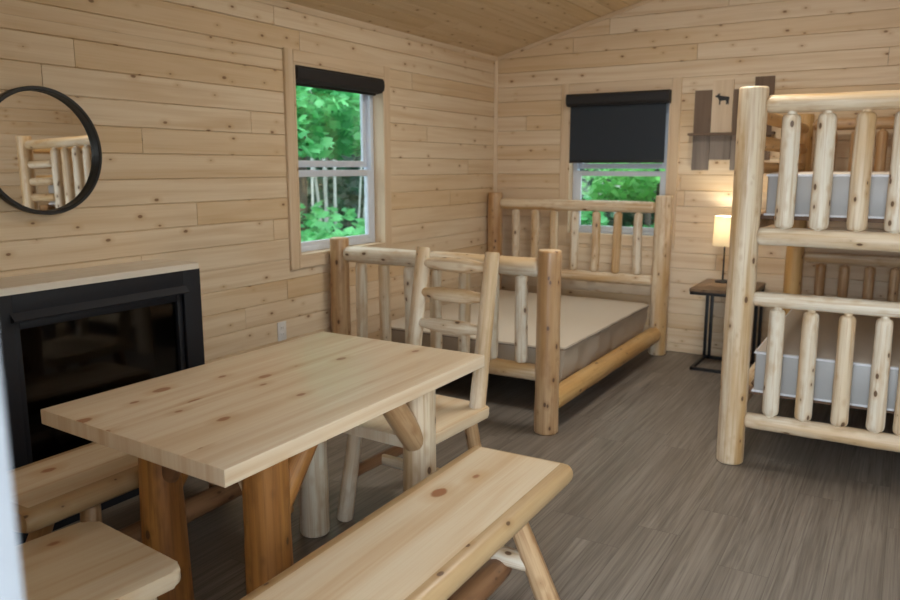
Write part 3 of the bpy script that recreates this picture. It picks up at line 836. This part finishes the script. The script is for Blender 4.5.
add_box(bm, (0.032, iy0, iz0), (0.04, iy1, iz1)); add_box(bm, (0.04, iy0 - .02, iz0), (FD - .03, iy0, iz1)); add_box(bm, (0.04, iy1, iz0), (FD - .03, iy1 + .02, iz1))
add_box(bm, (0.04, iy0, iz0 - .02), (FD - .03, iy1, iz0 + .12)); add_box(bm, (0.04, iy0, iz1), (FD - .03, iy1, iz1 + .02))
mesh_obj('firebox', bm, M['firebox_dark'], fp)
for (ya, yb, za, zb, xx) in ((-.32, .25, .33, .33, .12), (-.22, .12, .335, .42, .17), (-.05, .30, .40, .345, .15)):
    bm = log_bm(math.hypot(yb - ya, zb - za), .04, .035, ('chamfer', 'chamfer'), seg=12, wob=.15, seed=int(100 * (ya + 2)))
    q = (Vector((0, yb - ya, zb - za))).normalized().to_track_quat('Z', 'Y')
    mesh_obj('ceramic_log', bm, [M['ember_logs'], M['ember_logs']], fp, (xx, ya, za), q, smooth=50)
b = Boards(77)
O = Vector((0, 0, 0))
for (p, q_) in ((0.001, 0.15), (0.15, 0.300)):
    b.prism(O, Y, X, Z, -hw, hw - 0.012, [(p, FT), (q_, FT), (q_, FT + .024), (q_ - .003, FT + .028), (p, FT + .028)], tone=None)
b.done('mantel', M['mantel_pine'], fp)

# ------------------------------------------------------------------ mirror
mr = empty('round_mirror', (0.0, -4.187, 1.545), 0); tag(mr, 'round wall mirror in a thin black frame above the fireplace', 'mirror')
mr.location.x = 0.006
mr.rotation_euler = (0, R(90 - 0.8), R(-0.5))      # local z -> world +x, hung a touch out of true
RM = 0.268
bm = bmesh.new(); seg = 72
prof = [(RM - .001, 0.002), (RM, 0.036), (RM - .003, 0.040), (RM - .014, 0.040), (RM - .017, 0.037), (RM - .017, 0.008), (RM - .023, 0.008), (RM - .023, 0.002)]
rings = [[bm.verts.new((r_ * math.cos(2 * math.pi * k / seg), r_ * math.sin(2 * math.pi * k / seg), z)) for k in range(seg)] for r_, z in prof]
for i in range(len(rings)):
    a, c = rings[i], rings[(i + 1) % len(rings)]
    for k in range(seg): bm.faces.new((a[k], a[(k + 1) % seg], c[(k + 1) % seg], c[k]))
bmesh.ops.recalc_face_normals(bm, faces=bm.faces[:])
mesh_obj('frame', bm, M['black_steel'], mr, smooth=40)
bm = bmesh.new(); lathe(bm, [(RM - .018, 0.003), (RM - .018, 0.010)], 72)
mesh_obj('glass', bm, M['mirror_glass'], mr, smooth=40)

# ------------------------------------------------------------------ wall art
art = empty('plank_wall_art', (2.0, -0.002, 1.8)); tag(art, 'rustic plank wall decoration with a moose silhouette and a narrow shelf', 'wall art')
def plank(name, x0, x1, z0, z1, mat, seed, d0=0.0, d1=0.018):
    b = Boards(seed); b.prism(Vector((0, 0, 0)), Z, X, -Y, z0 - 1.8, z1 - 1.8, [(x0 - 2, d0), (x1 - 2, d0), (x1 - 2, d1), (x0 - 2, d1)])
    return b.done(name, M[mat], art)
plank('dark_plank', 1.723, 1.848, 1.735, 2.052, 'weathered_board', 1)
plank('grey_plank', 1.723, 1.848, 1.457, 1.715, 'grey_board', 11)
plank('pale_plank', 1.851, 2.003, 1.735, 2.120, 'pale_board', 2)
plank('grey_plank', 1.851, 2.003, 1.535, 1.715, 'grey_board', 3)
plank('dark_plank', 2.006, 2.135, 1.735, 2.048, 'weathered_board', 4)
plank('grey_plank', 2.006, 2.135, 1.457, 1.715, 'grey_board', 14)
plank('dark_plank', 2.150, 2.283, 1.532, 2.130, 'weathered_board', 5)
b = Boards(9); b.prism(Vector((0, 0, 0)), X, Y, Z, 1.70 - 2, 2.31 - 2, [(0.0, 1.716 - 1.8), (-0.095, 1.716 - 1.8), (-0.095, 1.734 - 1.8), (0.0, 1.734 - 1.8)])
b.done('shelf', M['weathered_board'], art)
# moose cut-out, facing left
pts = [(-.045, .030), (-.043, .021), (-.036, .019), (-.028, .012), (-.024, .004), (-.020, -.008), (-.019, -.046), (-.013, -.046), (-.011, -.012), (.016, -.010), (.022, -.016), (.021, -.046), (.027, -.046), (.031, -.028), (.033, -.046), (.039, -.046), (.038, -.012), (.042, .006), (.040, .018), (.022, .024), (.000, .027), (-.014, .033), (-.020, .032), (-.017, .040), (-.014, .050), (-.019, .047), (-.022, .052), (-.025, .045), (-.029, .050), (-.031, .041), (-.029, .036), (-.036, .036)]
bm = bmesh.new()
f0 = [bm.verts.new((x * 1.2 + 1.927 - 2, -0.0185, z * .85 + 1.98 - 1.8)) for x, z in pts]; f1 = [bm.verts.new((x * 1.2 + 1.927 - 2, -0.0225, z * .85 + 1.98 - 1.8)) for x, z in pts]
bm.faces.new(f0); bm.faces.new(f1[::-1])
for i in range(len(pts)): bm.faces.new((f0[i], f0[(i + 1) % len(pts)], f1[(i + 1) % len(pts)], f1[i]))
bmesh.ops.recalc_face_normals(bm, faces=bm.faces[:])
mesh_obj('moose_silhouette', bm, M['moose_black'], art)

# ------------------------------------------------------------------ nightstand and lamp
ns = empty('end_table', (1.905, -0.62, 0)); tag(ns, 'small end table with a brown top and black metal frame by the back wall', 'end table')
slab('top', rrect(-0.005, 0.42, -0.005, 0.575, 0.006), 0.605, 0.625, 3, M['nightstand_board'], ns, 5, bevel=0.002)
bm = bmesh.new(); s = 0.011
def bar(a, c): add_box(bm, [min(a[i], c[i]) - s for i in range(3)], [max(a[i], c[i]) + s for i in range(3)], 0, 0.002)
x0_, x1_, y0_, y1_ = 0.01, 0.405, 0.01, 0.56
bar((x0_, y0_, .593), (x1_, y0_, .593)); bar((x0_, y1_, .593), (x1_, y1_, .593)); bar((x0_, y0_, .593), (x0_, y1_, .593)); bar((x1_, y0_, .593), (x1_, y1_, .593))
bar((x0_, y0_ + .12, s), (x1_, y0_ + .12, s)); bar((x0_, y1_ - .02, s), (x1_, y1_ - .02, s)); bar((x0_, y0_ + .12, s), (x0_, y1_ - .02, s))
for xx in (x0_, x0_ + .035, x1_ - .035, x1_): bar((xx, y1_ - .02, s), (xx, y1_ - .02, .593))
mesh_obj('frame', bm, M['black_steel'], ns, smooth=30)
lp = empty('table_lamp', (2.04, -0.19, 0.6255)); tag(lp, 'small lit table lamp with a cream drum shade on the end table', 'lamp')
bm = bmesh.new(); lathe(bm, [(.055, 0), (.055, .010), (.050, .014), (.012, .018)], 32); mesh_obj('base', bm, M['black_steel'], lp, smooth=40)
bm = bmesh.new(); lathe(bm, [(.006, .016), (.006, .36)], 12); mesh_obj('pole', bm, M['black_steel'], lp, smooth=40)
bm = bmesh.new(); lathe(bm, [(.086, .275), (.082, .495), (.0805, .495), (.0845, .275), (.086, .275)], 40, closed=False); mesh_obj('lamp_shade', bm, M['lamp_shade_linen'], lp, smooth=60)
bm = bmesh.new(); bmesh.ops.create_uvsphere(bm, u_segments=16, v_segments=10, radius=.024)
mesh_obj('bulb', bm, M['bulb_glow'], lp, (0, 0, .395), smooth=60)
pl = bpy.data.lights.new('lamp_light', 'POINT'); pl.energy = 10; pl.color = (1, .90, .72); pl.shadow_soft_size = .03
plo = bpy.data.objects.new('lamp_light', pl); link(plo, lp); plo.location = (0, 0, .435)

# ------------------------------------------------------------------ outlet
ot = empty('wall_outlet', (0.0, -2.765, 0.50)); tag(ot, 'white wall outlet low on the left wall beside the fireplace', 'outlet')
box_obj('cover_plate', (0.0, -.036, -.058), (.006, .036, .058), M['outlet_white'], ot, .002)
for z in (-.02, .02):
    k = box_obj('socket', (.004, -.017, z - .014), (.008, .017, z + .014), M['outlet_white'], ot, .002)
    bm = bmesh.new(); add_box(bm, (.0075, -.008, z - .004), (.0085, -.006, z + .005)); add_box(bm, (.0075, .006, z - .004), (.0085, .008, z + .005))
    mesh_obj('slots', bm, M['outlet_slot'], k)

# ------------------------------------------------------------------ doorway
dr = empty('door_1', (DR[0], YF, 0)); tag(dr, kind='structure')
dw = DR[1] - DR[0]
for nm, lo, hi in (('jamb', (-.004, -.15, 0), (.02, .012, DR[3])), ('jamb', (dw - .02, -.15, 0), (dw + .004, .012, DR[3])), ('lintel', (.02, -.15, DR[3] - .02), (dw - .02, .012, DR[3] + .004)),
                   ('casing', (-.075, .0, 0), (-.004, .018, DR[3] + .075)), ('casing', (dw + .004, .0, 0), (dw + .075, .018, DR[3] + .075)), ('casing', (-.004, .013, DR[3] + .004), (dw + .004, .018, DR[3] + .075))):
    box_obj(nm, lo, hi, M['door_paint'], dr, .002)

# ------------------------------------------------------------------ outdoors
def ground():
    bm = bmesh.new(); n1 = 60; S = 34.0
    vs = {}
    for i in range(n1 + 1):
        for j in range(n1 + 1):
            x = -S / 2 + S * i / n1 + W / 2; y = -S / 2 + S * j / n1 - 3
            d = max(0, max(-x - 7.0, y - 7.5))
            z = -0.55 + min(9.0, 1.6 * d) + 0.15 * mnoise.noise(Vector((x * .6, y * .6, 0)))
            if x > -7 and y < 7.5: z = min(z, -0.3)
            vs[i, j] = bm.verts.new((x, y, z))
    for i in range(n1):
        for j in range(n1): bm.faces.new((vs[i, j], vs[i + 1, j], vs[i + 1, j + 1], vs[i, j + 1]))
    tag(mesh_obj('forest_ground', bm, M['forest_soil'], smooth=60), kind='structure')
ground()

def leaves(bm, tone, rr, c, ext, count, size, flat=0.6):
    for _ in range(count):
        while True:
            p = Vector((rr.uniform(-1, 1), rr.uniform(-1, 1), rr.uniform(-1, 1)))
            if p.length < 1: break
        p = Vector((c[0] + p.x * ext[0], c[1] + p.y * ext[1], c[2] + p.z * ext[2]))
        nrm = Vector((rr.gauss(0, flat), rr.gauss(0, flat), 1)).normalized()
        q = nrm.to_track_quat('Z', 'Y') @ Quaternion((0, 0, 1), rr.uniform(0, 6.28))
        s = size * rr.uniform(.6, 1.25)
        shape = [(0, -.55), (.28, -.35), (.5, -.1), (.25, .05), (.38, .38), (.1, .25), (0, .62), (-.1, .25), (-.38, .38), (-.25, .05), (-.5, -.1), (-.28, -.35)]
        f = bm.faces.new([bm.verts.new(p + q @ Vector((a * s, b_ * s, 0.12 * s * abs(a) * -1))) for a, b_ in shape])
        f[tone] = rr.random()
def tree(name, x, y, h, r_, bark, leafm, clusters, label, group, seed, lean=(0, 0), size=.13, ground_z=-.55):
    rr = random.Random(seed)
    root = empty(name, (x, y, ground_z)); tag(root, label, 'tree', group)
    bm = bmesh.new()
    pts = [Vector((lean[0] * k / 8 + .04 * math.sin(k + seed), lean[1] * k / 8 + .04 * math.cos(1.3 * k + seed), h * k / 8)) for k in range(9)]
    rings = []
    for k, p in enumerate(pts):
        rad = r_ * (1 - .07 * k)
        rings.append([bm.verts.new(p + Vector((rad * math.cos(a * math.pi / 4), rad * math.sin(a * math.pi / 4), 0))) for a in range(8)])
    for a, c in zip(rings[:-1], rings[1:]):
        for k in range(8): bm.faces.new((a[k], a[(k + 1) % 8], c[(k + 1) % 8], c[k]))
    mesh_obj('trunk', bm, M[bark], root, smooth=60)
    if clusters:
        bm = bmesh.new(); tone = bm.faces.layers.float.new('tone')
        for (c, e, n_) in clusters: leaves(bm, tone, rr, c, e, n_, size)
        mesh_obj('foliage', bm, M[leafm], root)
    return root
# maple boughs close outside the left window
def cl(spec): return spec
tree('maple_tree', -2.6, 0.4, 4.6, .07, 'dark_bark', 'leaf_bright', [((0.2, -.1, 2.75), (.75, .8, .32), 520), ((-.2, .7, 2.45), (.7, .7, .3), 420), ((.1, .3, 3.2), (.9, .8, .3), 380), ((.3, -.6, 2.3), (.5, .5, .25), 200), ((0, 0, 4.4), (1.5, 1.5, .5), 500)],
     'bright green maple crown in the upper half of the left window', None, 1, size=.15)
tree('maple_sapling', -1.9, -0.55, 1.6, .02, 'dark_bark', 'leaf_bright', [((0, 0, 1.12), (.45, .5, .3), 230), ((.2, .5, 1.25), (.4, .4, .22), 130), ((-.4, .9, 1.3), (.5, .5, .35), 190)],
     'low leafy maple sapling at the bottom of the left window', None, 2, size=.14)
bspec = [(-3.0, 1.15, (.1, .2)), (-3.4, 1.75, (-.5, -.2)), (-3.75, 2.1, (.15, -.1)), (-3.3, 2.15, (.5, .5)), (-4.3, 2.55, (-.3, .3)), (-4.7, 3.6, (.2, -.5)), (-3.9, 3.0, (.0, .4))]
for i, (x, y, ln) in enumerate(bspec):
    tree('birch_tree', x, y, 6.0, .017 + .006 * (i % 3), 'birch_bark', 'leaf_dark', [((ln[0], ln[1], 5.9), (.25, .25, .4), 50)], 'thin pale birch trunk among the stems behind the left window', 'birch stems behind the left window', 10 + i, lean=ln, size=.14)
def thicket(name, boxes, seed, label):
    rr = random.Random(seed); bm = bmesh.new(); tone = bm.faces.layers.float.new('tone')
    for (c, e, n_) in boxes: leaves(bm, tone, rr, c, e, n_, .2)
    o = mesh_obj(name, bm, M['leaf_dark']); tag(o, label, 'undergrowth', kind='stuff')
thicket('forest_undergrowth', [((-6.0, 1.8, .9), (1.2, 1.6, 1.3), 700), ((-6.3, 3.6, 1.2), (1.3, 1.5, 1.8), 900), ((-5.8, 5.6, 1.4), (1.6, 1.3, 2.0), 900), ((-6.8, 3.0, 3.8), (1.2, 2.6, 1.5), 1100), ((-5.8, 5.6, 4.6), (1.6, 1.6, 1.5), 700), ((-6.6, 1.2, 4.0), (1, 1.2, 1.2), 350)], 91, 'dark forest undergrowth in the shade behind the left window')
# outside the back window
tree('maple_tree', 0.75, 2.5, 3.4, .05, 'dark_bark', 'leaf_yellow', [((0, 0, 1.95), (.9, .6, .28), 520), ((-.5, .4, 1.75), (.6, .5, .25), 260), ((.5, .2, 1.8), (.5, .5, .22), 240), ((0, 0, 2.9), (1.2, .9, .3), 300)],
     'sunlit yellow-green maple behind the back window', None, 3, size=.12)
tree('maple_sapling', -0.1, 2.0, 1.6, .02, 'dark_bark', 'leaf_bright', [((0, 0, 1.5), (.5, .4, .22), 200), ((.8, .5, 1.2), (.7, .4, .2), 160)],
     'green maple sapling low behind the headboard and the back window', None, 4, size=.12)
for i, (x, y) in enumerate([(0.15, 4.1), (0.85, 4.7), (-.5, 4.9), (1.6, 4.3), (.3, 5.7), (-1.1, 5.7)]):
    tree('forest_tree', x, y, 6.5, .05, 'birch_bark' if i % 3 == 2 else 'dark_bark', 'leaf_dark', [((0, 0, 6.0), (.3, .3, .6), 60)], 'slim tree trunk standing behind the back window', 'slim trunks behind the back window', 50 + i, size=.16)
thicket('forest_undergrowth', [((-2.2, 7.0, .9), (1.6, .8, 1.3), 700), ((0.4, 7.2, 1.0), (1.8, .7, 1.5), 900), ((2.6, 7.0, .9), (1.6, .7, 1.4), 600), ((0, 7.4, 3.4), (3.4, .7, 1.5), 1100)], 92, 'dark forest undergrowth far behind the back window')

# ------------------------------------------------------------------ light
wd = bpy.data.worlds.new('sky'); scene.world = wd; wd.use_nodes = True
bg = wd.node_tree.nodes['Background']; bg.inputs[0].default_value = (0.86, 0.94, 1.0, 1); bg.inputs[1].default_value = 6.5
def area(name, loc, rot, sx_, sy_, power, color, portal=False, spread=None):
    a = bpy.data.lights.new(name, 'AREA'); a.shape = 'RECTANGLE'; a.size = sx_; a.size_y = sy_; a.energy = power; a.color = color
    if spread: a.spread = R(spread)
    if portal: a.cycles.is_portal = True
    o = bpy.data.objects.new(name, a); o.location = loc; o.rotation_euler = rot
    return link(o)
# daylight openings (sky portals)
area('left_window_portal', (-0.16, (W1[0] + W1[1]) / 2, (W1[2] + W1[3]) / 2), (0, R(-90), 0), W1[3] - W1[2], W1[1] - W1[0], 1, (1, 1, 1), True)
area('back_window_portal', ((W2[0] + W2[1]) / 2, 0.16, (W2[2] + W2[3]) / 2), (R(-90), 0, 0), W2[1] - W2[0], W2[3] - W2[2], 1, (1, 1, 1), True)
# daylight coming in at the open doorway; fill light added at the unseen right opening
area('doorway_daylight', (3.1, YF - 0.9, 1.2), (R(90), 0, 0), 1.1, 1.9, 118, (0.80, 0.90, 1.0))
area('right_side_fill', (W + 0.16, (W3[0] + W3[1]) / 2, (W3[2] + W3[3]) / 2), (0, R(90), 0), W3[3] - W3[2], W3[1] - W3[0], 14, (0.92, 0.96, 1.0))

area('overhead_fill', (2.15, -2.2, 2.9), (0, 0, 0), 0.5, 0.5, 44, (1.0, 0.94, 0.84))  # added fill light from above; no fixture is modelled on the ceiling

# ------------------------------------------------------------------ camera
cam = bpy.data.cameras.new('camera'); co = bpy.data.objects.new('camera', cam); link(co)
cam.sensor_fit = 'HORIZONTAL'; cam.sensor_width = 36.0; cam.lens = 766 * 36 / 900
cam.clip_start = 0.02; cam.clip_end = 200
co.location = (3.21, -6.14, 1.48)
co.rotation_euler = (R(90 - 9.85), 0, R(30.9))
cam.dof.use_dof = True; cam.dof.focus_distance = 2.6; cam.dof.aperture_fstop = 3.4
scene.camera = co
vs_ = scene.view_settings
scene.display_settings.display_device = 'sRGB'
vs_.view_transform = 'Standard'; vs_.look = 'None'; vs_.gamma = 1.0; vs_.use_curve_mapping = False
vs_.exposure = -0.42
scene.cycles.max_bounces = 10; scene.cycles.diffuse_bounces = 6; scene.cycles.transparent_max_bounces = 16
